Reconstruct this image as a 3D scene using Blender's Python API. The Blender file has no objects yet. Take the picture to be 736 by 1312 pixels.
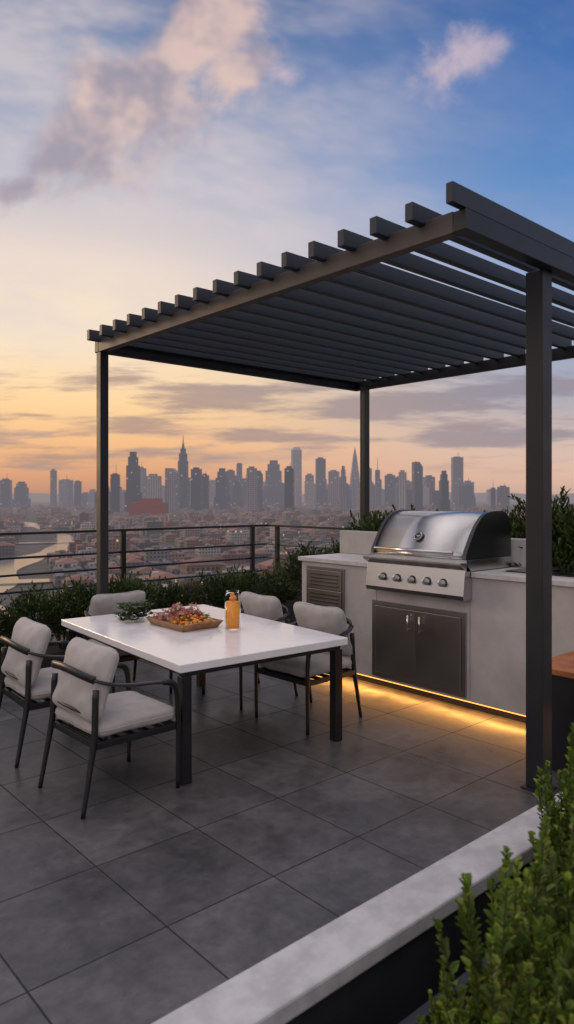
import bpy, math, random
from mathutils import Vector, Matrix, noise
random.seed(7)
R=random.random
def U(a,b): return a+(b-a)*random.random()
sc=bpy.context.scene
col=sc.collection
sc.view_settings.view_transform='Standard'; sc.view_settings.look='None'; sc.view_settings.exposure=0
A41=math.radians(41.6); CA,SA=math.cos(A41),math.sin(A41)
# terrace frame: +X runs right-forward along the curb, +Y left-forward along the counter.
def C(x,d,z=0): return Vector((CA*x+SA*d,-SA*x+CA*d,z))
def lin(r,g,b):
    f=lambda c:(c/255/12.92) if c/255<=.04045 else ((c/255+.055)/1.055)**2.4
    return (f(r),f(g),f(b),1)
# ------------------------------------------------ node helper
class NT:
    def __init__(s,t): s.t=t; s.n=t.nodes; s.l=t.links
    def new(s,ty,**k):
        n=s.n.new(ty)
        for a,b in k.items(): setattr(n,a,b)
        return n
    def put(s,sock,v):
        if isinstance(v,bpy.types.NodeSocket): s.l.new(v,sock)
        elif v is not None: sock.default_value=v
    def m(s,op,a,b=None,c=None):
        n=s.new('ShaderNodeMath',operation=op); s.put(n.inputs[0],a)
        if b is not None: s.put(n.inputs[1],b)
        if c is not None: s.put(n.inputs[2],c)
        return n.outputs[0]
    def dot(s,a,v):
        n=s.new('ShaderNodeVectorMath',operation='DOT_PRODUCT'); s.put(n.inputs[0],a); n.inputs[1].default_value=v
        return n.outputs['Value']
    def mr(s,v,a,b,c=0,d=1,smooth=True):
        n=s.new('ShaderNodeMapRange'); n.interpolation_type='SMOOTHSTEP' if smooth else 'LINEAR'
        s.put(n.inputs[0],v); n.inputs[1].default_value=a; n.inputs[2].default_value=b; n.inputs[3].default_value=c; n.inputs[4].default_value=d
        return n.outputs[0]
    def mix(s,f,a,b,bt='MIX'):
        n=s.new('ShaderNodeMix',data_type='RGBA',blend_type=bt); s.put(n.inputs[0],f); s.put(n.inputs[6],a); s.put(n.inputs[7],b)
        return n.outputs[2]
    def noise(s,vec,scale,detail=4,rough=.5,dist=0):
        n=s.new('ShaderNodeTexNoise'); s.put(n.inputs['Vector'],vec); n.inputs['Scale'].default_value=scale
        n.inputs['Detail'].default_value=detail; n.inputs['Roughness'].default_value=rough; n.inputs['Distortion'].default_value=dist
        return n.outputs['Fac']
    def xyz(s,x,y,z):
        n=s.new('ShaderNodeCombineXYZ'); s.put(n.inputs[0],x); s.put(n.inputs[1],y); s.put(n.inputs[2],z); return n.outputs[0]
    def sep(s,v):
        n=s.new('ShaderNodeSeparateXYZ'); s.put(n.inputs[0],v); return n.outputs
    def ramp(s,f,stops):
        n=s.new('ShaderNodeValToRGB'); s.put(n.inputs[0],f); e=n.color_ramp.elements
        while len(e)<len(stops): e.new(.5)
        for i,(p,c) in enumerate(stops): e[i].position=p; e[i].color=c
        return n.outputs[0]
# ------------------------------------------------ materials
def base(name):
    m=bpy.data.materials.new(name); m.use_nodes=True; m.node_tree.nodes.clear()
    t=NT(m.node_tree); o=t.new('ShaderNodeOutputMaterial'); return m,t,o
def pm(name,colr,rough=.5,metal=0,var=.12,vs=3,bump=.0,bs=60,rvar=.05,stretch=None,**kw):
    m,t,o=base(name); p=t.new('ShaderNodeBsdfPrincipled'); t.l.new(p.outputs[0],o.inputs[0])
    tc=t.new('ShaderNodeTexCoord').outputs['Object']
    n=t.noise(tc,vs,3,.6)
    c=Vector(colr[:3]); lo=tuple(c*(1-var))+(1,); hi=tuple(c*(1+var))+(1,)
    t.put(p.inputs['Base Color'],t.mix(t.mr(n,.3,.7),lo,hi))
    t.put(p.inputs['Roughness'],t.mr(n,.3,.7,rough-rvar,rough+rvar)); p.inputs['Metallic'].default_value=metal
    if bump:
        v=tc
        if stretch:
            mp=t.new('ShaderNodeMapping'); t.l.new(tc,mp.inputs[0]); mp.inputs['Scale'].default_value=stretch; v=mp.outputs[0]
        b=t.new('ShaderNodeBump'); b.inputs['Strength'].default_value=bump; b.inputs['Distance'].default_value=.004
        t.put(b.inputs['Height'],t.noise(v,bs,3,.6)); t.l.new(b.outputs[0],p.inputs['Normal'])
    for k,v in kw.items(): p.inputs[k.replace('_',' ')].default_value=v
    return m
M_frame=pm('charcoal_powder_coat',(.011,.012,.015),.46)
M_slat=pm('slat_coat',(.022,.028,.040),.5)
M_black=pm('black_metal',(.009,.009,.011),.4)
M_fab=pm('cushion_fabric',(.39,.365,.35),.92,var=.07,vs=14,bump=.5,bs=420,Sheen_Weight=.2)
M_white=pm('white_quartz',(.80,.79,.80),.18,var=.03,vs=6)
M_conc=pm('light_concrete',(.45,.43,.42),.8,var=.11,vs=3.5,bump=.25,bs=90)
M_top=pm('countertop_stone',(.56,.545,.53),.4,var=.09,vs=14)
M_curb=pm('curb_stone',(.46,.455,.46),.75,var=.14,vs=9,bump=.4,bs=140)
M_steel=pm('brushed_steel',(.60,.595,.59),.24,1,var=.02,rvar=.015,bump=.05,bs=40,stretch=(2,.6,30))
M_steeld=pm('dark_steel',(.12,.12,.125),.36,1,var=.05,rvar=.02)
M_steelm=pm('door_steel',(.34,.325,.315),.32,1,var=.06,vs=1.5,rvar=.02,bump=.05,bs=40,stretch=(2,.6,30))
M_wood=pm('oiled_wood',(.34,.12,.045),.5,var=.3,vs=9,bump=.2,bs=20,stretch=(12,1,12))
M_tray=pm('tray_wood',(.30,.16,.075),.55,var=.3,vs=12,bump=.2)
M_soil=pm('soil',(.02,.016,.012),.95,var=.4,vs=20,bump=.8)
M_plant=pm('planter_metal',(.02,.023,.028),.6,var=.2)
M_glassd=pm('cooktop_glass',(.01,.01,.012),.1)
def leafmat(name,c1,c2,tip=None,tr_=.3):
    m,t,o=base(name)
    g=t.new('ShaderNodeNewGeometry'); r=g.outputs['Random Per Island']
    c=t.mix(r,c1,c2)
    if tip: c=t.mix(t.mr(r,.6,1.0),c,tip)
    n=t.noise(t.new('ShaderNodeTexCoord').outputs['Object'],7,1)
    c=t.mix(t.mr(n,.35,.65,.0,.45),c,(.01,.018,.008,1))
    p=t.new('ShaderNodeBsdfPrincipled'); t.put(p.inputs['Base Color'],c); p.inputs['Roughness'].default_value=.42
    tr=t.new('ShaderNodeBsdfTranslucent'); t.put(tr.inputs[0],c)
    mx=t.new('ShaderNodeMixShader'); mx.inputs[0].default_value=tr_
    t.l.new(p.outputs[0],mx.inputs[1]); t.l.new(tr.outputs[0],mx.inputs[2]); t.l.new(mx.outputs[0],o.inputs[0]); return m
M_leafN=leafmat('boxwood_leaf',(.10,.18,.02,1),(.20,.30,.035,1),(.42,.50,.08,1),.38)
M_leafF=leafmat('hedge_leaf',(.028,.05,.016,1),(.07,.11,.03,1),(.12,.15,.05,1))
M_leafO=leafmat('olive_leaf',(.05,.085,.02,1),(.11,.16,.045,1))
M_grass=leafmat('grass_blade',(.09,.09,.04,1),(.16,.14,.07,1))
M_stem=pm('stem_bark',(.06,.05,.025),.8)
def flat(name,c,r=.5,e=0,ec=None):
    m=pm(name,c,r)
    if e:
        p=[n for n in m.node_tree.nodes if n.type=='BSDF_PRINCIPLED'][0]
        p.inputs['Emission Color'].default_value=ec; p.inputs['Emission Strength'].default_value=e
    return m
M_led=flat('led_strip',(.8,.4,.1),.5,2.2,(1,.42,.08,1))
M_or=flat('orange_fruit',(.72,.25,.035),.45); M_red=flat('red_fruit',(.38,.05,.03),.4); M_yel=flat('yellow_petal',(.70,.42,.07),.5)
M_pink=flat('pink_petal',(.50,.17,.17),.6); M_cream=flat('cream_petal',(.60,.42,.34),.6); M_green=flat('herb_green',(.10,.17,.04),.5)
M_flow=flat('small_blossom',(.50,.12,.07),.6)
M_glass=pm('clear_glass',(1,1,1),.02,rvar=0,Transmission_Weight=1.0,IOR=1.08,var=0)
M_juice=pm('orange_drink',(.95,.36,.03),.2,var=.12,vs=20)
def tilemat():
    m,t,o=base('slate_tile'); p=t.new('ShaderNodeBsdfPrincipled'); t.l.new(p.outputs[0],o.inputs[0])
    tc=t.new('ShaderNodeTexCoord').outputs['Object']
    mp=t.new('ShaderNodeMapping'); t.l.new(tc,mp.inputs[0]); mp.inputs['Location'].default_value=(-1.45+5.4,-2.33+5.9,0)
    b=t.new('ShaderNodeTexBrick'); b.offset=0; b.squash=1; t.l.new(mp.outputs[0],b.inputs['Vector'])
    b.inputs['Scale'].default_value=1; b.inputs['Brick Width'].default_value=.54; b.inputs['Row Height'].default_value=.59
    b.inputs['Mortar Size'].default_value=.004; b.inputs['Mortar Smooth'].default_value=.25; b.inputs['Bias'].default_value=0
    b.inputs['Color1'].default_value=(.064,.063,.067,1); b.inputs['Color2'].default_value=(.092,.090,.092,1); b.inputs['Mortar'].default_value=(.009,.009,.009,1)
    n=t.noise(tc,2.4,5,.65,.4); n2=t.noise(tc,16,5,.7)
    c=t.mix(.8,b.outputs['Color'],t.mix(t.mr(n,.3,.7),(.60,.60,.63,1),(1.32,1.30,1.28,1)),'MULTIPLY')
    c=t.mix(.6,c,t.mix(t.mr(n2,.3,.7),(.65,.65,.65,1),(1.3,1.3,1.3,1)),'MULTIPLY')
    t.put(p.inputs['Base Color'],c)
    t.put(p.inputs['Roughness'],t.m('ADD',t.mr(n,.3,.7,.27,.48),t.m('MULTIPLY',b.outputs['Fac'],.4)))
    bp=t.new('ShaderNodeBump'); bp.inputs['Strength'].default_value=.6; bp.inputs['Distance'].default_value=.004
    t.put(bp.inputs['Height'],t.m('SUBTRACT',t.m('MULTIPLY',n2,.25),b.outputs['Fac'])); t.l.new(bp.outputs[0],p.inputs['Normal'])
    return m
M_tile=tilemat()
# haze (aerial perspective by distance)
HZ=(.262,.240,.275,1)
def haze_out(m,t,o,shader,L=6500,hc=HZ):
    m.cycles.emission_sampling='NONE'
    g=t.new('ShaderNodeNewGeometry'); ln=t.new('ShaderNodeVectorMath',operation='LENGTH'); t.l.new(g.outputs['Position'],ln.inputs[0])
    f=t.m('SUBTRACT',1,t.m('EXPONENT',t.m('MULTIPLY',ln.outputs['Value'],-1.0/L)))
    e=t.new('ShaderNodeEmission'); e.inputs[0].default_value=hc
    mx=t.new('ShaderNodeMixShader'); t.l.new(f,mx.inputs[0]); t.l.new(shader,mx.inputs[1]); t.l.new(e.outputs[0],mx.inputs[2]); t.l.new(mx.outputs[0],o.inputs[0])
def bldmat(name,attr,pw,ph,litp,glass=(.03,.035,.045,1),L=6500,em=.8,hc=HZ):
    m,t,o=base(name); p=t.new('ShaderNodeBsdfPrincipled'); p.inputs['Roughness'].default_value=.55
    tc=t.new('ShaderNodeTexCoord'); x,y,z=t.sep(tc.outputs['Object'])[:3]
    h=t.m('ADD',x,y); nz=t.m('ABSOLUTE',t.sep(tc.outputs['Normal'])[2])
    hh=t.m('DIVIDE',t.m('ADD',h,5000),pw); zz=t.m('DIVIDE',t.m('ADD',z,1000),ph)
    fh=t.m('FRACT',hh); fz=t.m('FRACT',zz)
    wm=t.m('MULTIPLY',t.m('MULTIPLY',t.m('GREATER_THAN',fh,.3),t.m('LESS_THAN',fh,.8)),t.m('MULTIPLY',t.m('GREATER_THAN',fz,.3),t.m('LESS_THAN',fz,.8)))
    wm=t.m('MULTIPLY',wm,t.m('LESS_THAN',nz,.5))
    wn=t.new('ShaderNodeTexWhiteNoise'); wn.noise_dimensions='3D'; t.l.new(t.xyz(t.m('FLOOR',hh),t.m('FLOOR',zz),0),wn.inputs['Vector'])
    lit=t.m('MULTIPLY',t.m('GREATER_THAN',wn.outputs['Value'],1-litp),wm)
    if attr:
        a=t.new('ShaderNodeVertexColor'); a.layer_name='Col'; bc=a.outputs[0]
    else:
        oi=t.new('ShaderNodeObjectInfo')
        bc=t.ramp(oi.outputs['Random'],[(0,(.02,.03,.05,1)),(.3,(.05,.07,.11,1)),(.5,(.13,.14,.17,1)),(.65,(.30,.28,.29,1)),(.8,(.10,.10,.13,1)),(1,(.42,.38,.36,1))])
    t.put(p.inputs['Base Color'],t.mix(wm,bc,glass))
    t.put(p.inputs['Roughness'],t.mr(wm,0,1,.7,.25))
    p.inputs['Emission Color'].default_value=(1,.62,.28,1); t.put(p.inputs['Emission Strength'],t.m('MULTIPLY',lit,em))
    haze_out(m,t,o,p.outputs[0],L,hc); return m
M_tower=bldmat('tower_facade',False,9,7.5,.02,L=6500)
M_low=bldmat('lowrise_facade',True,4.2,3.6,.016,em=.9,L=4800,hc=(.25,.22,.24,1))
def groundmat():
    m,t,o=base('city_ground'); p=t.new('ShaderNodeBsdfPrincipled'); p.inputs['Roughness'].default_value=.9
    tc=t.new('ShaderNodeTexCoord').outputs['Object']; n=t.noise(tc,.004,5,.7); n2=t.noise(tc,.05,4,.7)
    c=t.ramp(n,[(.3,(.03,.04,.022,1)),(.45,(.045,.045,.042,1)),(.6,(.075,.065,.06,1)),(.75,(.05,.05,.05,1))])
    c=t.mix(.7,c,t.mix(t.mr(n2,.35,.65),(.4,.4,.4,1),(1.6,1.5,1.4,1)),'MULTIPLY')
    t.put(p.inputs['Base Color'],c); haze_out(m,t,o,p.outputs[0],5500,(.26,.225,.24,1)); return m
M_ground=groundmat()
m,t,o=base('river_water'); p=t.new('ShaderNodeBsdfPrincipled'); p.inputs['Base Color'].default_value=(.03,.04,.05,1); p.inputs['Roughness'].default_value=.12; p.inputs['IOR'].default_value=1.45
tc=t.new('ShaderNodeTexCoord').outputs['Object']; b=t.new('ShaderNodeBump'); b.inputs['Strength'].default_value=.4; b.inputs['Distance'].default_value=.5
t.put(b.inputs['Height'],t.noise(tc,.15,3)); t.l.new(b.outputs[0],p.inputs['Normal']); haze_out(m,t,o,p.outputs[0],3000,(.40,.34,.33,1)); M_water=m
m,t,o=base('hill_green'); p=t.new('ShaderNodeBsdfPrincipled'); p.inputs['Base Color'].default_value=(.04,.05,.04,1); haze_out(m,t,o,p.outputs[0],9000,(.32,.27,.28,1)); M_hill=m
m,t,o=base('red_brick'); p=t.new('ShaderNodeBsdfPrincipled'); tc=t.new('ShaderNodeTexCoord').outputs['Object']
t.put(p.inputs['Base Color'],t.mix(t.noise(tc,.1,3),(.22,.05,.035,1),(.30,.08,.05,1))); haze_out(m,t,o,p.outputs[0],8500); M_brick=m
# ------------------------------------------------ geometry helpers
WL={}
def thing(name,loc,label,cat,group=None):
    e=bpy.data.objects.new(name,None); e.empty_display_size=.2; col.objects.link(e); e.location=loc; WL[e]=Vector(loc)
    e['label']=label; e['category']=cat
    if group: e['group']=group
    return e
def meta(o,label=None,cat=None,group=None,kind=None):
    if label: o['label']=label
    if cat: o['category']=cat
    if group: o['group']=group
    if kind: o['kind']=kind
    return o
def mk(par,name,verts,faces,mat,smooth=False,bevel=0,origin=None,segs=2):
    vs=[Vector(v) for v in verts]
    if origin is None:
        lo=Vector((min(v.x for v in vs),min(v.y for v in vs),min(v.z for v in vs))); hi=Vector((max(v.x for v in vs),max(v.y for v in vs),max(v.z for v in vs)))
        origin=(lo+hi)/2
        if par is None: origin.z=lo.z
    origin=Vector(origin)
    me=bpy.data.meshes.new(name); me.from_pydata([v-origin for v in vs],[],faces); me.update()
    me.materials.append(mat)
    if smooth:
        for p in me.polygons: p.use_smooth=True
    ob=bpy.data.objects.new(name,me); col.objects.link(ob)
    ob.location=origin-(WL[par] if par else Vector((0,0,0))); WL[ob]=origin.copy()
    if par: ob.parent=par
    if bevel:
        bm=ob.modifiers.new('bevel','BEVEL'); bm.width=bevel; bm.segments=segs; bm.limit_method='ANGLE'
    return ob
BF=[(0,3,2,1),(4,5,6,7),(0,1,5,4),(1,2,6,5),(2,3,7,6),(3,0,4,7)]
def bv(x0,x1,y0,y1,z0,z1): return [(x0,y0,z0),(x1,y0,z0),(x1,y1,z0),(x0,y1,z0),(x0,y0,z1),(x1,y0,z1),(x1,y1,z1),(x0,y1,z1)]
def box(par,name,x0,x1,y0,y1,z0,z1,mat,bevel=.004):
    return mk(par,name,bv(x0,x1,y0,y1,z0,z1),BF,mat,bevel=bevel)
class G:
    def __init__(s): s.v=[]; s.f=[]; s.c=[]
    def add(s,v,f,c=None):
        n=len(s.v); s.v+=[tuple(a) for a in v]; s.f+=[tuple(i+n for i in q) for q in f]
        if c is not None: s.c+=[c]*len(f)
    def box(s,*a,c=None): s.add(bv(*a),BF,c)
def catmull(P,n=6):
    P=[Vector(p) for p in P]; Q=[P[0]*2-P[1]]+P+[P[-1]*2-P[-2]]; out=[]
    for i in range(1,len(Q)-2):
        a,b,c,d=Q[i-1:i+3]
        for k in range(n):
            t=k/n; out.append(.5*((2*b)+(c-a)*t+(2*a-5*b+4*c-d)*t*t+(3*b-a-3*c+d)*t**3))
    out.append(P[-1]); return out
def tube(path,r,seg=10,smooth=5,ry=None):
    P=catmull(path,smooth) if smooth and len(path)>2 else [Vector(p) for p in path]
    n=len(P); V=[];F=[]; up=None
    for i,p in enumerate(P):
        tg=(P[min(i+1,n-1)]-P[max(i-1,0)]).normalized()
        if up is None:
            up=Vector((0,0,1)) if abs(tg.z)<.9 else Vector((0,1,0))
        s=tg.cross(up).normalized(); up=s.cross(tg).normalized()
        rr=r(i/(n-1)) if callable(r) else r; r2=rr if ry is None else ry
        for k in range(seg):
            a=2*math.pi*k/seg; V.append(p+s*math.cos(a)*rr+up*math.sin(a)*r2)
    for i in range(n-1):
        for k in range(seg):
            a=i*seg+k; b=i*seg+(k+1)%seg; F.append((a,b,b+seg,a+seg))
    F.append(tuple(range(seg))[::-1]); F.append(tuple(range((n-1)*seg,n*seg))); return V,F
def cyl(c,r,h,axis='z',seg=24,r2=None):
    c=Vector(c); r2=r if r2 is None else r2; V=[]
    for k,(rr,hh) in enumerate(((r,0),(r2,h))):
        for i in range(seg):
            a=2*math.pi*i/seg; x,y=rr*math.cos(a),rr*math.sin(a)
            V.append(c+(Vector((x,y,hh)) if axis=='z' else Vector((hh,x,y)) if axis=='x' else Vector((x,hh,y))))
    F=[(i,(i+1)%seg,(i+1)%seg+seg,i+seg) for i in range(seg)]+[tuple(range(seg))[::-1],tuple(range(seg,2*seg))]
    if axis=='y': F=[q[::-1] for q in F]
    return V,F
def pillow(w,d,h,a=6,b=2.4,n=14,wr=.0015,sd=0):
    V={};vl=[];F=[]
    def vid(p):
        k=tuple(round(c,4) for c in p)
        if k in V: return V[k]
        x,y,z=p; rxy=(abs(x)**a+abs(y)**a)**(1/a); q=(rxy**b+abs(z)**b)**(1/b); x,y,z=x/q,y/q,z/q
        pinch=1+.05*(abs(x*y))**2
        nn=noise.noise(Vector((x*2.1+sd,y*2.1,z*1.2)))*wr*2+noise.noise(Vector((x*6+sd,y*3,z)))*wr*.7
        V[k]=len(vl); vl.append((x*pinch*w/2+nn*.5,y*pinch*d/2+nn*.5,z*h/2+nn*1.6)); return V[k]
    for ax in range(3):
        for sg in (-1,1):
            for i in range(n):
                for j in range(n):
                    q=[]
                    for (a1,b1) in ((i,j),(i+1,j),(i+1,j+1),(i,j+1)):
                        p=[0,0,0]; p[ax]=sg; p[(ax+1)%3]=-1+2*a1/n; p[(ax+2)%3]=-1+2*b1/n; q.append(vid(p))
                    F.append(tuple(q if sg>0 else q[::-1]))
    return vl,F
def piping(w,d,a,r=.0035):
    P=[]
    for i in range(61):
        th=2*math.pi*i/60; c,s=math.cos(th),math.sin(th); q=(abs(c)**a+abs(s)**a)**(-1/a); x,y=c*q,s*q; k=1+.05*(x*y)**2
        P.append((x*k*(w/2+.001),y*k*(d/2+.001),0))
    return tube(P,r,6,0)
done=set()
def dup(root,loc=None,rot=None,label=None):
    n=root.copy(); col.objects.link(n); st=[(root,n)]
    while st:
        a,b=st.pop()
        for ch in [c for c in a.children]:
            if ch.name in done: continue
            k=ch.copy(); col.objects.link(k); k.parent=b; done.add(k.name); st.append((ch,k))
    if loc is not None: n.location=loc
    if rot is not None: n.rotation_euler=(0,0,rot)
    if label: n['label']=label
    return n
# ------------------------------------------------ terrace
YK=1.86
fl=box(None,'terrace_floor',-4,6.35,YK,7.55,-.25,0,M_tile,0); fl.data.transform(Matrix.Translation(fl.location)); fl.location=(0,0,0)
meta(fl,kind='structure')
lw=thing('low_wall',(1.6,1.74,-.5),'low pale stone kerb wall along the terrace edge','wall')
box(lw,'coping',-4,7.2,1.645,YK-.004,.0,.07,M_curb,.01); box(lw,'wall',-4,7.2,1.665,YK-.02,-.5,-.002,M_plant,0)  # wall below the coping coloured dark for the shadow on the kerb's outer edge
hb=G(); hb.box(-4,6.35,YK-.02,7.55,-60,-.26); hb.box(-4,9,-3,YK-.03,-60,-.52)
meta(mk(None,'building',hb.v,hb.f,M_conc),'pale concrete apartment building carrying the roof terrace','building')
meta(box(None,'lower_roof_ground',-4,7.2,-3,1.66,-.515,-.42,M_plant,0),kind='structure')
pl=thing('planter',(3.2,1.0,-.42),'long dark metal planter trough holding boxwood shrubs','planter')
pg=G(); pg.box(1.2,6,1.43,1.47,-.42,-.06); pg.box(1.2,6,.3,.34,-.42,-.06); pg.box(1.2,1.24,.34,1.43,-.42,-.06); pg.box(5.96,6,.34,1.43,-.42,-.06)
mk(pl,'trough',pg.v,pg.f,M_plant,bevel=.003); box(pl,'soil',1.24,5.96,.34,1.43,-.41,-.12,M_soil,0)
pl=thing('planter',(1.5,6.95,0),'long low dark planter under the terrace railing','planter')
pg=G(); pg.box(-4,6.1,6.72,6.75,.0,.12); pg.box(-4,6.1,7.22,7.25,0,.12); pg.box(-4,-3.97,6.75,7.22,0,.12); pg.box(6.07,6.1,6.75,7.22,0,.12)
mk(pl,'trough',pg.v,pg.f,M_plant,bevel=.003); box(pl,'soil',-3.97,6.07,6.75,7.22,.01,.10,M_soil,0)
pl=thing('planter',(5.72,3.9,0),'tall narrow dark planter behind the kitchen counter','planter')
pg=G(); pg.box(5.5,5.98,1.9,6.3,0,.4); mk(pl,'trough',pg.v,pg.f,M_plant,bevel=.004); box(pl,'soil',5.53,5.95,1.93,6.27,.401,.43,M_soil,0)
# ------------------------------------------------ pergola
Z0=2.93; XE=6.24
pe=thing('pergola',(4.4,3.8,0),'dark charcoal metal pergola with open louvre slats over the terrace','pergola')
PS=((3.72,2.035,.105),(2.89,5.70,.078),(6.09,5.50,.08),(6.06,2.035,.1))
for x,y,w in PS:
    box(pe,'post',x-w/2,x+w/2,y-w/2,y+w/2,.012,Z0-.001,M_frame,.004)
    box(pe,'base_plate',x-w*.7,x+w*.7,y-w*.7,y+w*.7,.0005,.0115,M_frame,.002)
box(pe,'beam',2.85,2.92,2.005,5.70,Z0,Z0+.105,pm('beam_sunset_tint',(.075,.060,.052),.5),.004)  # front beam: warm sunset light painted into its brown base colour
box(pe,'beam',XE-.07,XE,2.005,5.70,Z0,Z0+.105,M_frame,.004)
box(pe,'beam',2.85,XE,1.93,2.004,Z0,Z0+.10,M_frame,.004)
box(pe,'beam',2.75,XE+.04,1.935,1.975,Z0+.103,Z0+.20,M_slat,.004)
box(pe,'beam',2.85,XE,5.701,5.77,Z0,Z0+.105,M_frame,.004)
n=16
for i in range(n):
    y=2.19+i*(5.68-2.19)/(n-1)
    box(pe,'louvre_slat',2.745,XE+.02,y-.024,y+.024,Z0+.085,Z0+.174,M_slat,.003)
# ------------------------------------------------ railing
RX=6.20
ra=thing('railing',(1.2,7.4,0),'black metal terrace railing with horizontal bars','railing')
for x in (-3.7,-1.77,.15,2.08,4.01,5.94): box(ra,'post',x-.03,x+.03,7.375,7.415,-.1,1.26,M_black,.003)
for k,z in enumerate((.30,.48,.66,.84,1.02)):
    v,f=tube([(-4,7.395,z),(RX,7.395,z)],.012,8,0); mk(ra,'rail',v,f,M_black,True)
box(ra,'top_rail',-4,RX+.03,7.37,7.42,1.262,1.29,M_black,.003)
rb=thing('railing',(RX,6.4,0),'black metal railing with horizontal bars beside the kitchen counter','railing')
for y in (7.18,5.2,3.4): box(rb,'post',RX-.02,RX+.02,y-.03,y+.03,-.1,1.26,M_black,.003)
for k,z in enumerate((.30,.48,.66,.84,1.02)):
    v,f=tube([(RX,2,z),(RX,7.36,z)],.012,8,0); mk(rb,'rail',v,f,M_black,True)
box(rb,'top_rail',RX-.025,RX+.025,2,7.368,1.262,1.29,M_black,.003)
# ------------------------------------------------ kitchen counter
kc=thing('kitchen_counter',(5.0,3.2,0),'pale concrete outdoor kitchen counter with steel doors and glowing base strip','kitchen counter')
g=G(); g.box(4.66,5.36,1.3,3.12,.075,1.04); g.box(4.66,5.36,4.07,5.03,.075,1.04); g.box(4.66,5.36,3.123,4.067,.075,.86)
mk(kc,'body',g.v,g.f,M_conc,bevel=.004)
box(kc,'plinth',4.73,5.34,1.35,4.98,.001,.074,M_steeld,0)
box(kc,'countertop',4.635,5.37,1.29,3.095,1.041,1.08,M_top); box(kc,'countertop',4.635,5.37,4.095,5.06,1.041,1.08,M_top)
box(kc,'backsplash',5.26,5.40,2.98,5.10,1.081,1.31,M_conc,.005)
box(kc,'led_strip',4.70,4.715,1.4,4.97,.055,.068,M_led,0)
g=G(); g.box(4.645,4.659,3.15,3.19,.10,.76); g.box(4.645,4.659,4.07,4.11,.10,.76); g.box(4.645,4.659,3.19,4.07,.72,.76); g.box(4.645,4.659,3.19,4.07,.10,.14)
mk(kc,'door_frame',g.v,g.f,M_steelm,bevel=.002)
for (a,b,hy) in ((3.193,3.628,3.57),(3.632,4.067,3.69)):
    d=box(kc,'cabinet_door',4.640,4.656,a,b,.143,.717,M_steelm,.004)
    gg=G(); gg.add(*tube([(4.612,hy,.54),(4.612,hy,.68)],.008,8,0)); gg.add(*cyl((4.612,hy,.56),.006,.03,'x',8)); gg.add(*cyl((4.612,hy,.66),.006,.03,'x',8)); mk(d,'handle',gg.v,gg.f,M_steel,True)
g=G(); g.box(4.645,4.659,4.45,4.475,.58,1.0); g.box(4.645,4.659,4.925,4.95,.58,1.0); g.box(4.645,4.659,4.475,4.925,.975,1.0); g.box(4.645,4.659,4.475,4.925,.58,.605)
mk(kc,'drawer_frame',g.v,g.f,M_steelm,bevel=.002)
for z0,z1 in ((.608,.786),(.792,.972)):
    d=box(kc,'drawer',4.638,4.656,4.478,4.922,z0,z1,M_steelm,.004)
    gg=G()
    for k in range(4): gg.box(4.630,4.6375,4.52,4.88,z0+.03+k*.034,z0+.042+k*.034)
    mk(d,'louvre',gg.v,gg.f,M_steeld)
ck=thing('cooktop',(5.0,2.5,1.08),'black glass cooktop with steel rim set in the counter','cooktop')
box(ck,'rim',4.80,5.22,2.15,2.93,1.0805,1.088,M_steel,.002); box(ck,'glass_top',4.82,5.20,2.17,2.91,1.0885,1.096,M_glassd,.002)
for (x,y,r) in ((4.92,2.35,.07),(5.1,2.35,.055),(4.92,2.7,.055),(5.1,2.7,.07)):
    v,f=tube([(x+r*math.cos(a*math.pi/12),y+r*math.sin(a*math.pi/12),1.106) for a in range(25)],.007,6,0); mk(ck,'burner',v,f,M_black,True)
# ------------------------------------------------ grill
gr=thing('gas_grill',(4.9,3.6,.86),'stainless steel built-in gas grill with closed hood and five knobs','grill')
def extr(prof,y0,y1):
    n=len(prof); V=[(x,y0,zz) for x,zz in prof]+[(x,y1,zz) for x,zz in prof]
    F=[(i,i+n,(i+1)%n+n,(i+1)%n) for i in range(n)]+[tuple(range(n)),tuple(range(n,2*n))[::-1]]
    return V,F
hp=[(4.60,1.175),(4.605,1.21),(4.665,1.31),(4.735,1.41),(4.80,1.475),(4.86,1.51),(4.94,1.53),(5.08,1.533),(5.16,1.515),(5.21,1.46),(5.225,1.38),(5.225,1.175)]
hq=[tuple(p) for p in catmull([(a,b,0) for a,b in hp[1:10]],4)]; hq=[(4.60,1.175)]+[(p[0],p[1]) for p in hq]+[(5.225,1.38),(5.225,1.175)]
v,f=extr(hq,3.145,4.045); hood=mk(gr,'hood',v,f,M_steel,False,0)
for p in hood.data.polygons: p.use_smooth=len(p.vertices)==4
for y0,y1 in ((3.112,3.144),(4.046,4.078)):
    v,f=extr([((x-4.9)*1.025+4.9,(z-1.175)*1.03+1.175) for x,z in hq],y0,y1); mk(gr,'hood_end',v,f,M_steeld,False,0)
gg=G(); gg.add(*tube([(4.545,3.2,1.225),(4.545,3.99,1.225)],.014,12,0)); 
for y in (3.25,3.94): gg.add(*cyl((4.545,y,1.225),.009,.075,'x',10))
mk(hood,'handle',gg.v,gg.f,M_steel,True)
nrm=Vector((-.82,0,.57)).normalized(); bc=Vector((4.672,3.62,1.33)); sx=Vector((0,1,0)); sy=nrm.cross(sx)
def disc(r,h,off,seg=28):
    V=[];
    for hh in (off,off+h):
        for i in range(seg): a=2*math.pi*i/seg; V.append(bc+nrm*hh+sx*r*math.cos(a)+sy*r*math.sin(a))
    return V,[(i,(i+1)%seg,(i+1)%seg+seg,i+seg) for i in range(seg)]+[tuple(range(seg))[::-1],tuple(range(seg,2*seg))]
v,f=disc(.047,.012,0); bd=mk(hood,'badge',v,f,M_steeld,bevel=.002)
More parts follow.
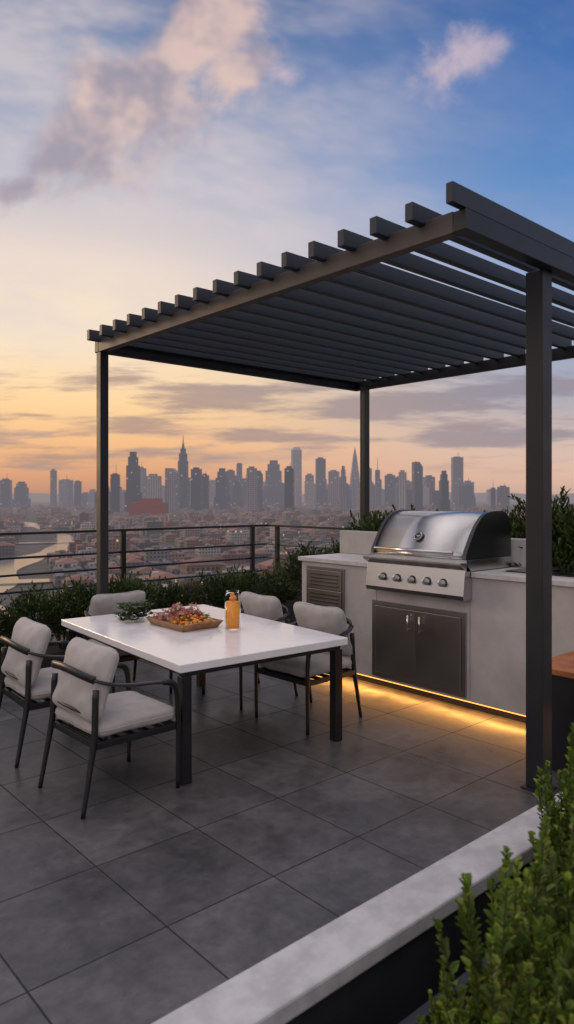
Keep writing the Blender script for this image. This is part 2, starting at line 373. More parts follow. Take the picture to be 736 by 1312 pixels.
gg=G(); gg.add(*tube([bc+nrm*.014+sx*.036*math.cos(a*math.pi/12)+sy*.036*math.sin(a*math.pi/12) for a in range(25)],.004,6,0))
gg.add(*tube([bc+nrm*.013-sx*.02-sy*.014,bc+nrm*.013+sy*.022,bc+nrm*.013+sx*.02-sy*.014],.004,6,0)); gg.add(*tube([bc+nrm*.013-sx*.018,bc+nrm*.013+sx*.018],.004,6,0))
mk(bd,'emblem',gg.v,gg.f,M_steel,True)
g=G(); g.box(4.58,5.23,3.10,4.09,1.081,1.172); fb=mk(gr,'firebox',g.v,g.f,M_steel,bevel=.004)
v,f=extr([(4.55,.865),(4.54,.90),(4.565,1.10),(4.50,1.135),(4.50,1.155),(4.577,1.155),(4.655,1.08),(4.655,.865)],3.10,4.09); cp=mk(gr,'control_panel',v,f,M_steel,False,.004)
for i in range(5):
    y=3.29+i*.152; kg=G(); kg.add(*cyl((4.515,y,.985),.026,.035,'x',24,.029)); kg.add(*cyl((4.502,y,.985),.019,.014,'x',20,.022)); kg.box(4.492,4.503,y-.005,y+.005,.967,1.003)
    kn=mk(cp,'knob',kg.v,kg.f,M_steel,False,.0015); rg=G(); rg.add(*cyl((4.548,y,.985),.036,.006,'x',24)); mk(cp,'bezel',rg.v,rg.f,M_black)
# ------------------------------------------------ side cabinet
sb=thing('side_cabinet',(4.3,1.98,0),'low dark metal side cabinet with a reddish wooden top','cabinet')
g=G(); g.box(4.02,4.04,1.905,2.225,.001,.585); g.box(4.535,4.555,1.905,2.225,.001,.585); g.box(4.041,4.534,1.905,1.92,.001,.585); g.box(4.041,4.534,2.205,2.22,.001,.30); g.box(4.041,4.534,2.205,2.22,.50,.585)
mk(sb,'frame',g.v,g.f,M_black,bevel=.002); box(sb,'wooden_top',3.99,4.58,1.89,2.25,.588,.625,M_wood,.004); box(sb,'shelf',4.042,4.533,1.922,2.203,.28,.30,M_wood,.003)
# ------------------------------------------------ table
HT=.70
tb=thing('dining_table',(0,0,0),'white stone-topped dining table on black metal legs','table')
box(tb,'tabletop',-.645,.645,-.95,.95,HT-.048,HT,M_white,.004)
for sx_ in (-1,1):
    for sy_ in (-1,1):
        x=sx_*.585; y=sy_*.895; box(tb,'leg',x-.031,x+.031,y-.031,y+.031,.001,HT-.08,M_black,.003)
g=G(); a_=HT-.079; b_=HT-.049
g.box(-.60,.60,-.925,-.865,a_,b_); g.box(-.60,.60,.865,.925,a_,b_); g.box(-.60,-.55,-.864,.864,a_,b_); g.box(.55,.60,-.864,.864,a_,b_)
mk(tb,'apron',g.v,g.f,M_black,bevel=.003)
tb.location=(2.905,4.29,0); tb.rotation_euler=(0,0,math.radians(-4))
# ------------------------------------------------ chair
ch=thing('dining_chair',(0,0,0),'black metal armchair with light grey cushions at the dining table','chair','dining chairs around the table')
for s in (-1,1):
    v,f=tube([(s*.272,.255,0.001),(s*.272,.258,.30),(s*.272,.250,.52),(s*.272,.225,.595),(s*.272,.16,.62)],lambda t:.012+.006*min(t*1.6,1),10,6); mk(ch,'leg',v,f,M_black,True)
    v,f=tube([(s*.262,-.32,0.001),(s*.257,-.28,.22),(s*.252,-.25,.40),(s*.245,-.24,.64)],lambda t:.012+.006*min(t*1.6,1),10,6); mk(ch,'leg',v,f,M_black,True)
    v,f=tube([(s*.272,.19,.613),(s*.276,.10,.627),(s*.276,-.04,.64),(s*.266,-.16,.662),(s*.235,-.245,.69)],.024,10,6,ry=.009); mk(ch,'armrest',v,f,M_black,True)
g=G(); g.add(*tube([(-.238,-.24,.69),(-.17,-.283,.715),(0,-.30,.73),(.17,-.283,.715),(.238,-.24,.69)],.010,10,6,ry=.022))
g.add(*tube([(-.248,-.245,.50),(0,-.275,.51),(.248,-.245,.50)],.009,8,5)); mk(ch,'backrest',g.v,g.f,M_black,True)
g=G()
for a in ((-.272,-.252,-.245,.255),(.252,.272,-.245,.255),(-.252,.252,.236,.255),(-.252,.252,-.255,-.236)): g.box(a[0],a[1],a[2],a[3],.335,.37)
for k in range(5): g.box(-.25,.25,-.2+k*.09,-.17+k*.09,.345,.36)
mk(ch,'seat_frame',g.v,g.f,M_black,bevel=.002)
def cush(name,w,d,h,a,b,T,sd,wr):
    gq=G(); gq.add(*pillow(w,d,h,a,b,18,wr,sd)); gq.add(*piping(w,d,a)); mk(ch,name,[T(Vector(p)) for p in gq.v],gq.f,M_fab,True)
cush('seat_cushion',.525,.51,.105,8,3.4,lambda p:p+Vector((0,.01,.422)),0,.002)
Rm=Matrix.Rotation(math.radians(72),3,'X')
cush('back_cushion',.51,.385,.14,9,2.3,lambda p:Rm@p+Vector((0,-.178,.648)),3,.003)
HP=math.pi/2
ch.location=(1.93,3.67,0); ch.rotation_euler=(0,0,-HP+.02)
dup(ch,(1.95,4.56,0),-HP-.05); dup(ch,(2.93,5.34,0),math.pi+.03,'black metal armchair with grey cushion at the head of the table')
dup(ch,(3.60,3.84,0),HP+.03); dup(ch,(3.64,4.60,0),HP-.04)
# ------------------------------------------------ table items
ZT=HT+.0005
tr=thing('serving_tray',(2.9,4.42,ZT),'rectangular wooden tray heaped with orange fruit and pink flowers','tray')
hx,hy=.18,.25
def tp(a,b,z,k=1): return (2.9+a*hx*k,4.42+b*hy*k,ZT+z)
V=[];prof=[(0.02,.001),(.86,.001),(1.0,.05),(.965,.052),(.84,.014),(.02,.013)]
for a,b in [(-1,-1),(1,-1),(1,1),(-1,1)]:
    for k,z in prof: V.append(tp(a,b,z,k))
F=[]
for i in range(4):
    for k in range(5): F.append((i*6+k,((i+1)%4)*6+k,((i+1)%4)*6+k+1,i*6+k+1))
mk(tr,'tray',V,F,M_tray,bevel=.002)
for s in (-1,1):
    y=4.42+s*.262; v,f=tube([(2.84,y-s*.015,ZT+.045),(2.85,y+s*.012,ZT+.062),(2.95,y+s*.012,ZT+.062),(2.96,y-s*.015,ZT+.045)],.006,8,4); mk(tr,'handle',v,f,M_tray,True)
def ico(c,r,sq=1):
    V=[];F=[];n=8;m_=6
    for j in range(m_+1):
        for i in range(n):
            th=math.pi*j/m_; ph=2*math.pi*i/n; V.append(Vector(c)+Vector((r*math.sin(th)*math.cos(ph),r*math.sin(th)*math.sin(ph),r*sq*math.cos(th))))
    for j in range(m_):
        for i in range(n): F.append((j*n+i,(j+1)*n+i,(j+1)*n+(i+1)%n,j*n+(i+1)%n))
    return V,F
def heap(y0,y1,top=.12):
    x=U(-.14,.14); y=U(y0,y1); k=max(0,1-(abs(x)/.17)**2)*max(.15,1-(abs(y)/.26)**2); return Vector((2.9+x,4.42+y,ZT+.03+U(.35,1)*top*k))
def petals(g,c,n,L,W,spread=1,up=.4):
    for i in range(n):
        a=U(0,6.283); d=Vector((math.cos(a)*spread,math.sin(a)*spread,U(up*.3,up*1.6))).normalized(); s=d.cross(Vector((0,0,1))).normalized(); nn=s.cross(d)
        l=L*U(.6,1.2); w=W*U(.7,1.2); p=Vector(c)+d*U(0,.01)
        g.add([p,p+d*l*.5+s*w/2+nn*w*.2,p+d*l,p+d*l*.5-s*w/2+nn*w*.2],[(0,1,2,3)])
for nm,mt,cnt,y0,y1,r0 in (('orange_fruit',M_or,60,-.22,-.02,.017),('red_berry',M_red,44,-.2,.2,.011),('yellow_flower',M_yel,40,-.22,.1,.012)):
    g=G()
    for i in range(cnt): g.add(*ico(heap(y0,y1,.07 if nm[0]=='o' else .085),r0*U(.7,1.2),U(.6,1)))
    mk(tr,nm,g.v,g.f,mt,True)
# long pinkish sprigs laid over the far half of the tray
for nm,mt,cnt in (('pink_flower',M_pink,26),('cream_flower',M_cream,20)):
    g=G()
    for i in range(cnt):
        c=heap(-.08,.22,.13); a=U(-.5,.5)+1.2; d=Vector((math.cos(a),math.sin(a),U(-.1,.25))).normalized()
        for k in range(9):
            q=c+d*(k-4)*.016
            if abs(q.x-2.9)>.17: continue
            petals(g,q,6,.02,.009,1,.9)
    mk(tr,nm,g.v,g.f,mt)
g=G()
for i in range(40):
    c=heap(-.22,.24,.09); petals(g,c,7,.045,.016)
mk(tr,'leaf',g.v,g.f,M_green)
hbn=thing('herb_bunch',(2.72,4.80,ZT),'loose bunch of green herbs on the table beside the tray','herbs')
g=G()
for i in range(120):
    c=Vector((2.72+U(-.11,.11),4.84+U(-.09,.09),ZT+.01+U(0,.12))); petals(g,c,8,.04,.018)
mk(hbn,'leaf',g.v,g.f,M_leafO)
g=G()
for i in range(8): 
    a=U(0,6.28); g.add(*tube([(2.72,4.84,ZT+.006),(2.72+.08*math.cos(a),4.84+.08*math.sin(a),ZT+.05)],.002,5,0))
mk(hbn,'stem',g.v,g.f,M_green)
jr=thing('drink_glass',(3.08,4.08,ZT),'tall clear glass of orange iced drink on the table','glass')
def lathe(prof,c,N=32):
    V=[];F=[];n=len(prof)
    for i in range(N):
        a=2*math.pi*i/N
        for r,z in prof: V.append((c[0]+r*math.cos(a),c[1]+r*math.sin(a),c[2]+z))
    for i in range(N):
        for k in range(n-1): F.append((i*n+k,((i+1)%N)*n+k,((i+1)%N)*n+k+1,i*n+k+1))
    return V,F
jc=(3.08,4.06,ZT+.0005)
v,f=lathe([(0,0),(.050,0),(.057,.01),(.058,.21),(.054,.24),(.055,.275),(.052,.275),(.051,.24),(.054,.21),(.053,.012),(0,.010)],jc); mk(jr,'glass',v,f,M_glass,True)
v,f=lathe([(0,.0112),(.0508,.0135),(.0525,.20),(0,.201)],jc); mk(jr,'drink',v,f,M_juice,True)
g=G()
for i in range(6): g.add(*ico((jc[0]+U(-.02,.02),jc[1]+U(-.02,.02),jc[2]+.21+U(0,.03)),.017))
mk(jr,'fruit_slice',g.v,g.f,M_or,True)
# ------------------------------------------------ plants
def leaf(g,p,d,L,W,fold=.25):
    s=d.cross(Vector((U(-.3,.3),U(-.3,.3),1)))
    if s.length<1e-3: s=Vector((1,0,0))
    s.normalize(); nn=s.cross(d).normalized()
    g.add([p,p+d*L*.35+s*W*.5+nn*W*fold,p+d*L*.75+s*W*.42+nn*W*fold,p+d*L,p+d*L*.75-s*W*.42+nn*W*fold,p+d*L*.35-s*W*.5+nn*W*fold],[(0,1,2,3),(0,3,4,5)])
def shoots(seed,n,rad,hmin,hmax,L,W,step=.02,lean=.30):
    random.seed(seed); gl=G(); gs=G()
    for i in range(n):
        a=U(0,6.283); r=rad*math.sqrt(R()); b=Vector((r*.45*math.cos(a),r*.45*math.sin(a),0)); H=U(hmin,hmax)*(1-.25*r/rad)
        if R()<.15: H*=1.15
        top=Vector((r*math.cos(a)*(1+lean)+U(-.03,.03),r*math.sin(a)*(1+lean)+U(-.03,.03),H))
        mid=(b+top)/2+Vector((U(-.03,.03),U(-.03,.03),.03)); P=catmull([b,mid,top],8)
        gs.add(*tube([b,mid,top],.0028,4,3))
        k=int(H/step)
        for j in range(int(k*.12),k+1):
            t=j/k; q=t*(len(P)-1); ii=min(int(q),len(P)-2); p=P[ii].lerp(P[ii+1],q-ii); tg=(P[ii+1]-P[ii]).normalized()
            an=j*2.4+U(-.4,.4); o_=Vector((math.cos(an),math.sin(an),0)); up=.55+1.1*t**6+U(-.2,.3)
            leaf(gl,p,(o_+tg*up).normalized(),L*(1-.35*t**8)*U(.65,1.15),W*U(.75,1.1))
            leaf(gl,p,(-o_+tg*up).normalized(),L*(1-.35*t**8)*U(.65,1.15),W*U(.75,1.1))
    return gl,gs
def plant(name,gl,gs,loc,ml,label,cat,group,extra=None):
    e=thing(name,(0,0,0),label,cat,group); mk(e,'foliage',gl.v,gl.f,ml,origin=(0,0,0)); mk(e,'stem',gs.v,gs.f,M_stem,origin=(0,0,0))
    if extra: mk(e,'blossom',extra.v,extra.f,M_flow,origin=(0,0,0))
    e.location=loc; return e
gn='boxwood shrubs in the dark planter'; lb='bright green boxwood shrub with upright shoots in a dark planter'
A_=[plant('shrub',*shoots(s,46,.18,.52,.84,.044,.025),(x,y,-.15),M_leafN,lb,'shrub',gn) for s,x,y in ((1,1.80,1.06),(2,2.2,1.02),(3,2.58,1.06))]
random.seed(5)
for i,(x,y,s) in enumerate(((2.06,.74,.95),(2.5,.75,1.0),(2.92,1.12,1.08),(3.0,.85,1.0),(3.3,1.22,1.12),(3.75,1.25,1.1),(1.62,.90,.70),(4.2,1.2,.98),(2.86,1.36,.95),(1.72,1.20,.5))):
    d=dup(A_[i%3],(x,y,-.15),U(0,6)); d.scale=(s,s,s)
def bushy(seed,rx,h,n,L,W,blos=0):
    random.seed(seed); gl=G(); gs=G(); gb=G()
    for i in range(n):
        a=U(0,6.283); e=math.acos(U(-.35,1)); rr=U(.5,1.08)+.18*math.sin(a*3+seed)*math.sin(e)
        d=Vector((math.sin(e)*math.cos(a),math.sin(e)*math.sin(a),math.cos(e)))
        p=Vector((d.x*rx*rr,d.y*rx*rr,h*.5+d.z*h*.5*rr)); 
        if noise.noise(p*7+Vector((seed,0,0)))<-.16: continue
        dd=(d+Vector((U(-.7,.7),U(-.7,.7),U(-.2,.9)))).normalized(); leaf(gl,p,dd,L*U(.6,1.2),W*U(.7,1.2))
        if R()<.025: 
            tp_=p+dd*U(.1,.18)
            for k in range(11): leaf(gl,p.lerp(tp_,k/11),(dd+Vector((U(-1,1),U(-1,1),U(-.2,1)))).normalized(),L,W)
        if blos and R()<blos: gb.add(*ico(p+d*.03,.012))
    for i in range(10):
        a=U(0,6.283); gs.add(*tube([(0,0,-.05),(rx*.3*math.cos(a),rx*.3*math.sin(a),h*.4),(rx*.7*math.cos(a),rx*.7*math.sin(a),h*.8)],.006,5,3))
    return gl,gs,(gb if blos else None)
def grassy(seed,rx,h,n):
    random.seed(seed); gl=G(); gs=G()
    for i in range(n):
        a=U(0,6.283); b=Vector((U(-.05,.05),U(-.05,.05),0)); r=rx*R(); t=Vector((r*math.cos(a),r*math.sin(a),h*U(.6,1.05))); md=(b+t)/2+Vector((0,0,.08))
        s=(t-b).cross(Vector((0,0,1))).normalized()*.004
        gl.add([b-s,b+s,md+s,t,md-s],[(0,1,2,4),(4,2,3)])
        for k in range(5): leaf(gl,md.lerp(t,.4+k*.12),Vector((U(-1,1),U(-1,1),U(0,1))).normalized(),.025,.008)
    gs.add(*tube([(0,0,-.05),(0,0,.1)],.01,5,0)); return gl,gs
gH='planting along the terrace railing'
def mkb(seed,rx,h,n,L,W,blos,ml,lab): 
    a,b,c=bushy(seed,rx,h,n,L,W,blos); return plant('bush',a,b,(0,0,0),ml,lab,'bush',gH,c)
H1=mkb(11,.34,.66,4200,.04,.018,0,M_leafF,'dark green leafy bush in the planter by the railing')
H2=mkb(12,.31,.55,3600,.045,.017,.006,M_leafF,'green bush with a few small reddish blossoms by the railing')
H3=mkb(13,.32,.60,3800,.036,.016,0,M_leafO,'light green leafy bush in the planter by the railing')
Gs=plant('ornamental_grass',*grassy(4,.30,.62,320),(0,0,0),M_grass,'tuft of dry ornamental grass by the railing','grass',gH)
H1.location=(.9,6.90,.08); H2.location=(3.3,6.95,.06); H3.location=(1.35,6.86,.08); Gs.location=(4.6,6.95,.08)
random.seed(9); x=-.8; k=0
while x<6.1:
    src=(H1,H3,H1,H2,Gs,H1,H3,H1)[k%8]
    d=dup(src,(x,6.95+U(-.08,.06),.07),U(0,6)); s=U(1.05,1.35) if x<1.9 else U(.80,1.08); d.scale=(s*1.05,s,s); x+=U(.22,.32); k+=1
x=-.5
while x<2.6:
    d=dup((H1,H3,H1)[k%3],(x,6.74,.0),U(0,6)); s=U(.55,.8); d.scale=(s,s,s*.9); x+=U(.26,.4); k+=1
for (x,y,s,sr) in ((5.78,6.12,.95,H1),(5.8,5.8,.9,H3),(5.62,6.4,.8,Gs),(5.7,5.5,.9,H1),(5.55,6.5,.8,H1)):
    d=dup(sr,(x,y,.1 if y>6.35 else .4),U(0,6)); d.scale=(s,s,s)
T1=mkb(21,.34,.95,5200,.055,.02,0,M_leafO,'tall light green bush in the planter behind the counter'); T1.location=(5.75,5.0,.5); T1['group']='bushes behind the kitchen counter'
T2=mkb(22,.34,1.0,5200,.05,.022,.004,M_leafF,'tall dark green bush in the planter behind the counter'); T2.location=(5.72,3.05,.62); T2['group']='bushes behind the kitchen counter'
for (x,y,s,sr) in ((5.78,4.5,.98,T2),(5.75,4.0,.95,T1),(5.72,3.5,.98,T2),(5.7,2.65,1.12,T1),(5.75,2.25,1.15,T2),(5.7,5.4,.72,T1),(5.62,2.85,1.10,T1),(5.60,2.5,.98,T1),(5.58,2.3,.85,T2),(5.66,3.2,1.08,T1),(5.7,4.75,1.02,T1)):
    d=dup(sr,(x,y,.48),U(0,6)); d.scale=(s,s,s)
# ------------------------------------------------ CITY
GZ=-60
def cpoly(pts,w,z):
    P=catmull([(a,b,0) for a,b in pts],8); V=[];n=len(P)
    for i,p in enumerate(P):
        tg=(P[min(i+1,n-1)]-P[max(i-1,0)]).normalized(); s=Vector((-tg.y,tg.x,0)); ww=w*(1+.35*math.sin(i*.9))
        a=p+s*ww; b=p-s*ww; V+=[C(a.x,a.y,z),C(b.x,b.y,z)]
    return P,V,[(2*i,2*i+1,2*i+3,2*i+2) for i in range(n-1)]
riv=[([(-150,330),(-205,480),(-262,700),(-285,900),(-420,1250),(-760,1900),(-1500,2600)],14),([(-262,720),(-150,790),(-40,830),(60,900),(240,1500)],10),([(-900,1350),(-560,1500),(-200,1560),(100,1900),(700,2300)],24),([(-215,500),(-110,540),(-40,600),(20,680)],9),([(-420,900),(-300,960),(-120,1060),(40,1200)],12)]
RP=[]
for i,(pts,w) in enumerate(riv):
    P,V,F=cpoly(pts,w,GZ+.6+.3*i); RP.append((P,w)); meta(mk(None,'river_water',V,F,M_water,origin=(0,0,0)),kind='structure')
def inriv(x,d,pad=10):
    for P,w in RP:
        for p in P:
            if (p.x-x)**2+(p.y-d)**2<(w*1.3+pad)**2: return True
    return False
S=40000; meta(mk(None,'ground',[(-S,-S,GZ),(S,-S,GZ),(S,S,GZ),(-S,S,GZ)],[(0,1,2,3)],M_ground,origin=(0,0,0)),kind='structure')
random.seed(21)
ca,sa=math.cos(.35),math.sin(.35)
cands=[]
for i in range(-90,95):
    for j in range(4,170):
        X=i*26; Y=j*26
        if i%6==0 or j%7==0: continue
        x=X*ca-Y*sa; d=X*sa+Y*ca
        if d<300 or d>4200 : continue
        t=x/d
        if t<-.47 or t>.47: continue
        if d<1300 and t>.14: continue
        if d>1500 and R()<.5: continue
        if inriv(x,d): continue
        if R()<.12: continue
        cands.append((d,x+U(-2,2)))
cands.sort()
pal=[(.20,.08,.055),(.20,.12,.09),(.18,.16,.155),(.27,.25,.24),(.10,.10,.11),(.13,.10,.09),(.34,.31,.29),(.08,.085,.09),(.15,.15,.16)]
def lowb(g,cx,cy,s=1):
    w=U(7,12)*s; l=U(7,12)*s; h=U(5,13)+(U(6,18) if R()<.08 else 0); c=random.choice(pal); k=U(.6,1.1); c=(c[0]*k,c[1]*k,c[2]*k,1)
    rc=random.choice(pal); rc=(rc[0]*.8,rc[1]*.75,rc[2]*.75,1)
    a=G(); a.box(-w,w,-l,l,0,h,c=c); 
    if R()<.3:
        a.add([(-w-.4,-l-.4,h+.01),(w+.4,-l-.4,h+.01),(w+.4,l+.4,h+.01),(-w-.4,l+.4,h+.01),(0,-l*.6,h+w*.35),(0,l*.6,h+w*.35)],[(0,1,4),(1,2,5,4),(2,3,5),(3,0,4,5),(0,3,2,1)],(.20*k,.09*k,.065*k,1))
    else:
        a.box(-w+.6,w-.6,-l+.6,l-.6,h+.02,h+.5,c=rc); q=U(.2,.5); a.box(-w*q,w*q*.6,-l*.4,l*q,h+.51,h+U(2,4),c=c)
        a.box(w*.3,w*.6,l*.4,l*.7,h+.51,h+1.8,c=(.3,.3,.3,1))
    g.add([(v[0]*ca-v[1]*sa+cx,v[0]*sa+v[1]*ca+cy,v[2]) for v in a.v],a.f); g.c+=a.c
def colormesh(ob,g):
    at=ob.data.color_attributes.new('Col','FLOAT_COLOR','CORNER'); buf=[]
    for p,c in zip(ob.data.polygons,g.c): buf+=list(c)*p.loop_total
    at.data.foreach_set('color',buf)
def cityobj(name,g,x,d,z=GZ):
    ob=mk(None,name,g.v,g.f,M_low,origin=(0,0,0)); ob.location=C(x,d,z); ob.rotation_euler=(0,0,-A41); colormesh(ob,g); return ob
NL=180
for d,x in cands[:NL]:
    g=G(); lowb(g,0,0); o_=cityobj('apartment_block',g,x,d); meta(o_,'low city block with flat or tiled roof','building','low city blocks below the terrace')
g=G()
for d,x in cands[NL:]: lowb(g,x,d,1.1)
o_=cityobj('city_blocks',g,0,0); meta(o_,'mass of low hazy city blocks','buildings',None,'stuff')
def tower(px,ty,wpx,style='box',d=None,name='skyscraper'):
    d=d or U(2500,4300); x=(px-368)/900*d; top=(638-ty)/900*d+1.65; H=top-GZ; w=wpx/900*d/2*.92; l=w*U(.8,1.2); g=G()
    if style=='box':
        g.box(-w,w,-l,l,0,H); g.box(-w*.6,w*.5,-l*.5,l*.5,H+.01,H+U(3,9)); 
        if R()<.4: g.add(*cyl((w*.2,0,H+3),w*.05,U(15,35),'z',5))
    elif style=='step':
        for k,(a,b) in enumerate(((1.25,.35),(1.0,.78),(.75,.92),(.5,1.0))):
            z0=[0,.35,.78,.92][k]; g.box(-w*a,w*a,-l*a,l*a,H*z0+.01*k,H*b)
    elif style=='spire':
        for k,(a,z0,b) in enumerate(((1.15,0,.45),(.95,.45,.66),(.75,.66,.76),(.5,.76,.82))): g.box(-w*a,w*a,-l*a,l*a,H*z0+.01*k,H*b)
        g.add(*cyl((0,0,H*.82),w*.36,H*.07,'z',8,w*.16)); g.add(*cyl((0,0,H*.89),w*.13,H*.11,'z',6,w*.03))
    elif style=='taper':
        V,F=cyl((0,0,0),w*1.4,H*.5,'z',8,w*1.2); g.add(V,F); g.add(*cyl((0,0,H*.5),w*1.2,H*.38,'z',8,w*.45)); g.add(*cyl((0,0,H*.88),w*.4,H*.12,'z',6,w*.05))
    elif style=='slant':
        g.box(-w,w,-l,l,0,H*.9); z=H*.9+.01; g.add([(-w,-l,z),(w,-l,z),(w,l,z),(-w,l,z),(-w,-l,H),(w*.2,-l,H),(w*.2,l,H),(-w,l,H)],BF)
    elif style=='round':
        g.add(*cyl((0,0,0),w,H*.95,'z',20)); g.add(*cyl((0,0,H*.95),w,H*.05,'z',20,w*.55))
    elif style=='mast':
        g.box(-w,w,-l,l,0,H*.75); g.add(*cyl((0,0,H*.75),w*.2,H*.25,'z',6,w*.06))
    ob=mk(None,name,g.v,g.f,M_tower,origin=(0,0,0)); ob.location=C(x,d,GZ); ob.rotation_euler=(0,0,-A41+U(-.3,.3))
    lab={'box':'slab skyscraper in the hazy dusk skyline','step':'stepped skyscraper in the hazy dusk skyline','spire':'slender stepped skyscraper topped by a spire','taper':'tapering pointed skyscraper in the dusk skyline','slant':'skyscraper with a slanted roof in the skyline','round':'rounded glass skyscraper in the dusk skyline','mast':'skyscraper carrying a tall thin mast'}[style]
    meta(ob,lab,'skyscraper','city skyline'); return ob
random.seed(33)
TW=[(8,615,14,'box'),(28,617,16,'step'),(69,603,7,'box'),(85,615,14,'box'),(100,617,10,'box'),(134,579,7,'taper'),(148,608,12,'box'),(171,579,15,'step'),(181,600,12,'box'),(197,610,20,'box'),(221,600,16,'slant'),(235,557,13,'spire'),(252,601,14,'box'),(263,609,10,'box'),(285,600,14,'step'),(296,603,10,'box'),(307,594,8,'box'),(323,600,14,'box'),(333,603,8,'slant'),(351,590,22,'step'),(371,600,12,'box'),(380,573,15,'round'),(397,609,12,'box'),(411,588,13,'box'),(428,604,14,'box'),(440,597,8,'step'),(455,573,11,'taper'),(472,600,9,'box'),(484,586,6,'mast'),(500,609,14,'box'),(516,605,11,'box'),(535,592,12,'slant'),(550,611,12,'box'),(569,603,11,'step'),(586,586,14,'box'),(600,622,12,'box'),(632,615,5,'mast'),(645,624,16,'box')]
for a in TW: tower(*a)
for i in range(80):
    px=random.choice([U(-10,660),U(120,480),U(190,600)]); tower(px,U(610,631) if 180<px<600 else U(622,634),U(7,16),random.choice(['box','box','step','slant','box']),U(3300,6200))
g=G(); w=54; g.box(-w,w,-30,30,0,48); g.box(-w*.5,w*.7,-25,25,48.01,60)
for k in range(7): g.box(-w+4+k*15,-w+10+k*15,-30.6,-30.01,6,40)
o_=mk(None,'warehouse',g.v,g.f,M_brick,origin=(0,0,0)); o_.location=C((191-368)/900*2150,2150,GZ); o_.rotation_euler=(0,0,-A41); meta(o_,'large red brick warehouse among low city blocks','warehouse')
V=[];F=[];N=160
for i in range(N+1):
    t=-.75+1.5*i/N; d=13000; h=60+70*noise.noise(Vector((t*4,0,0)))+40*noise.noise(Vector((t*15,3,0)))+(60 if t>.1 else 0)*min(1,max(0,(t-.1)*4))
    V+=[C(t*d*.8,d*.8,GZ-20),C(t*d,d,GZ+60+h),C(t*d*1.4,d*1.4,GZ-20)]
for i in range(N):
    for k in range(2): a=3*i+k; F.append((a,a+3,a+4,a+1))
meta(mk(None,'hills',V,F,M_hill,True,origin=(0,0,0)),kind='structure')
# ------------------------------------------------ world
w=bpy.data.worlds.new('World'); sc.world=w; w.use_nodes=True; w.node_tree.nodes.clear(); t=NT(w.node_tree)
w.cycles.sampling_method='MANUAL'; w.cycles.sample_map_resolution=512
D=t.new('ShaderNodeTexCoord').outputs['Generated']
xr=t.dot(D,(CA,-SA,0)); yr=t.dot(D,(SA,CA,0)); z=t.dot(D,(0,0,1))
ys=t.m('MAXIMUM',yr,.08); gx=t.m('DIVIDE',xr,ys); gy=t.m('DIVIDE',z,ys)
rl=t.ramp(z,[(0,lin(180,134,118)),(.03,lin(214,156,122)),(.07,lin(242,184,132)),(.13,lin(254,212,156)),(.22,lin(255,232,196)),(.31,lin(234,216,204)),(.40,lin(190,188,200)),(.49,lin(138,154,184)),(.58,lin(96,120,162)),(.8,lin(150,150,165)),(1,lin(174,167,170))])
rr=t.ramp(z,[(0,lin(196,164,154)),(.03,lin(222,184,164)),(.07,lin(212,186,174)),(.13,lin(172,168,180)),(.22,lin(150,166,196)),(.31,lin(118,152,202)),(.40,lin(82,134,194)),(.49,lin(60,112,180)),(.58,lin(50,96,162)),(.8,lin(140,145,165)),(1,lin(174,167,170))])
rb_=t.ramp(z,[(0,lin(148,140,142)),(.15,lin(188,178,177)),(.4,lin(176,170,175)),(1,lin(174,167,170))])
s=t.mr(xr,-.26,.42)
sky=t.mix(s,rl,rr)
sky=t.mix(t.mr(yr,.30,-.15),sky,rb_)
gv=t.xyz(gx,gy,0)
n1=t.noise(gv,6,6,.57,.4); n4=t.noise(gv,9,3,.55)
def blob(px,py,rx,ry,ang):
    cx,cy=(px-368)/900,(638-py)/900; ca_,sa_=math.cos(math.radians(ang)),math.sin(math.radians(ang))
    dx=t.m('SUBTRACT',gx,cx); dy=t.m('SUBTRACT',gy,cy)
    a=t.m('DIVIDE',t.m('ADD',t.m('MULTIPLY',dx,ca_),t.m('MULTIPLY',dy,sa_)),rx/900); b=t.m('DIVIDE',t.m('SUBTRACT',t.m('MULTIPLY',dy,ca_),t.m('MULTIPLY',dx,sa_)),ry/900)
    r=t.m('SQRT',t.m('ADD',t.m('MULTIPLY',a,a),t.m('MULTIPLY',b,b))); return t.m('SUBTRACT',1,r)
def mx(l):
    o=l[0]
    for q in l[1:]: o=t.m('MAXIMUM',o,q)
    return o
wv=t.xyz(t.m('ADD',t.m('MULTIPLY',gx,1.6),gy),t.m('MULTIPLY',gy,3.2),2.0)
nw=t.noise(wv,2.2,4,.6)
wf=t.m('MULTIPLY',t.mr(nw,.38,.68),t.m('MULTIPLY',t.mr(gy,.12,.28),t.mr(gx,.36,-.20,.12,1)))
sky=t.mix(t.m('MULTIPLY',wf,.62),sky,lin(224,208,206))
nn1=t.m('MULTIPLY',t.m('SUBTRACT',n1,.5),3.3)
mA=mx([blob(262,30,180,90,58),blob(185,125,160,90,40),blob(95,200,120,58,28),blob(292,98,76,56,20),blob(30,240,90,28,10)])
dA=t.mr(t.m('ADD',mA,nn1),-.04,.80)
mB=mx([blob(600,70,170,46,14),blob(365,95,36,28,0)])
dB=t.mr(t.m('ADD',mB,t.m('MULTIPLY',nn1,1.1)),.15,1.2)
lit=t.m('ADD',n4,t.m('MULTIPLY',t.m('ADD',gx,.17),.45))
cc=t.mix(t.mr(lit,.34,.60),lin(158,148,162),lin(230,198,184))
sky=t.mix(t.m('MULTIPLY',dA,.82),sky,cc)
sky=t.mix(t.m('MULTIPLY',dB,.78),sky,lin(208,188,196))
sv=t.xyz(t.m('MULTIPLY',gx,2.2),t.m('MULTIPLY',gy,17),5.0); n2=t.noise(sv,2.4,5,.62)
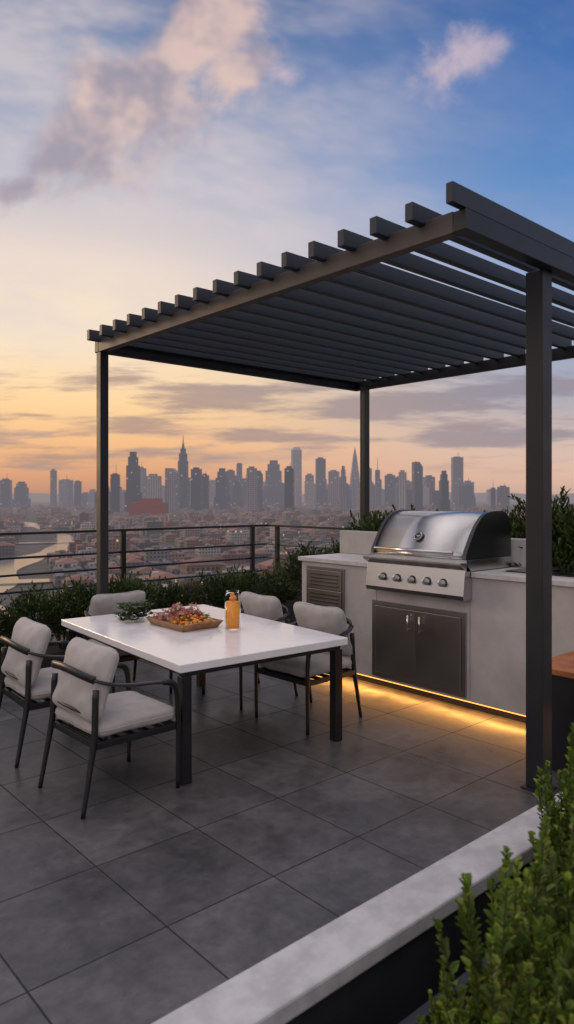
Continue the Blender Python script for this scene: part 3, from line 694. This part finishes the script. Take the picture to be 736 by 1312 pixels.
mC=mx([blob(120,486,120,18,2),blob(285,512,190,24,-2),blob(150,546,180,24,-3),blob(610,500,280,44,3),blob(350,560,300,16,-1),blob(60,584,180,22,0),blob(470,520,180,34,0),blob(620,560,240,18,1)])
dC=t.mr(t.m('ADD',mC,t.m('MULTIPLY',t.m('SUBTRACT',n2,.5),3.6)),.05,.85)
sky=t.mix(t.m('MULTIPLY',dC,.74),sky,t.mix(s,lin(160,134,130),lin(134,130,148)))
bd_=t.m('MULTIPLY',t.mr(n2,.47,.66),t.m('MULTIPLY',t.mr(gy,.02,.05),t.mr(gy,.24,.15)))
sky=t.mix(t.m('MULTIPLY',bd_,.42),sky,lin(168,146,144))
fill_boost=t.m('ADD',t.m('ADD',1.0,t.mr(z,.62,.95,0,1.8)),t.mr(yr,.2,-.5,0,.45))  # added fill light: unseen sky overhead and behind the camera made brighter
bg=t.new('ShaderNodeBackground'); t.l.new(sky,bg.inputs[0]); t.l.new(fill_boost,bg.inputs[1])
sk=t.new('ShaderNodeTexSky'); sk.sky_type='NISHITA'; sk.sun_disc=False; sk.sun_elevation=math.radians(9)
sd=C(-math.sin(math.radians(58)),math.cos(math.radians(58)),0); sk.sun_rotation=math.atan2(sd.x,sd.y)
b2=t.new('ShaderNodeBackground'); t.l.new(sk.outputs[0],b2.inputs[0]); b2.inputs[1].default_value=.005
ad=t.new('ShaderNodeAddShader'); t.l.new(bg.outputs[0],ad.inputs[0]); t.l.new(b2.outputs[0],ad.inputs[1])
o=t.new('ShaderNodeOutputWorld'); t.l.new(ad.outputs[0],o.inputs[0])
# ------------------------------------------------ lights
L=bpy.data.lights.new('sun','SUN'); L.energy=.7; L.angle=math.radians(12); L.color=(1,.68,.42); lo=bpy.data.objects.new('sun',L); col.objects.link(lo)
dv=Vector((sd.x*math.cos(math.radians(9)),sd.y*math.cos(math.radians(9)),math.sin(math.radians(9)))); lo.rotation_euler=dv.to_track_quat('Z','Y').to_euler()
L=bpy.data.lights.new('led_light','AREA'); L.shape='RECTANGLE'; L.size=.02; L.size_y=3.5; L.energy=9; L.color=(1,.43,.09); lo=bpy.data.objects.new('led_light',L); col.objects.link(lo)
lo.location=(4.68,3.2,.066); lo.rotation_euler=(0,math.radians(38),0)
# ------------------------------------------------ camera
cd=bpy.data.cameras.new('camera'); cam=bpy.data.objects.new('camera',cd); col.objects.link(cam); sc.camera=cam
cd.sensor_fit='VERTICAL'; cd.sensor_height=36; cd.lens=24.7; cd.shift_y=-18/1312; cd.clip_start=.05; cd.clip_end=80000
cam.location=(0,0,1.65); cam.rotation_euler=(HP,0,-A41)
cd.dof.use_dof=True; cd.dof.focus_distance=5.8; cd.dof.aperture_fstop=2.4
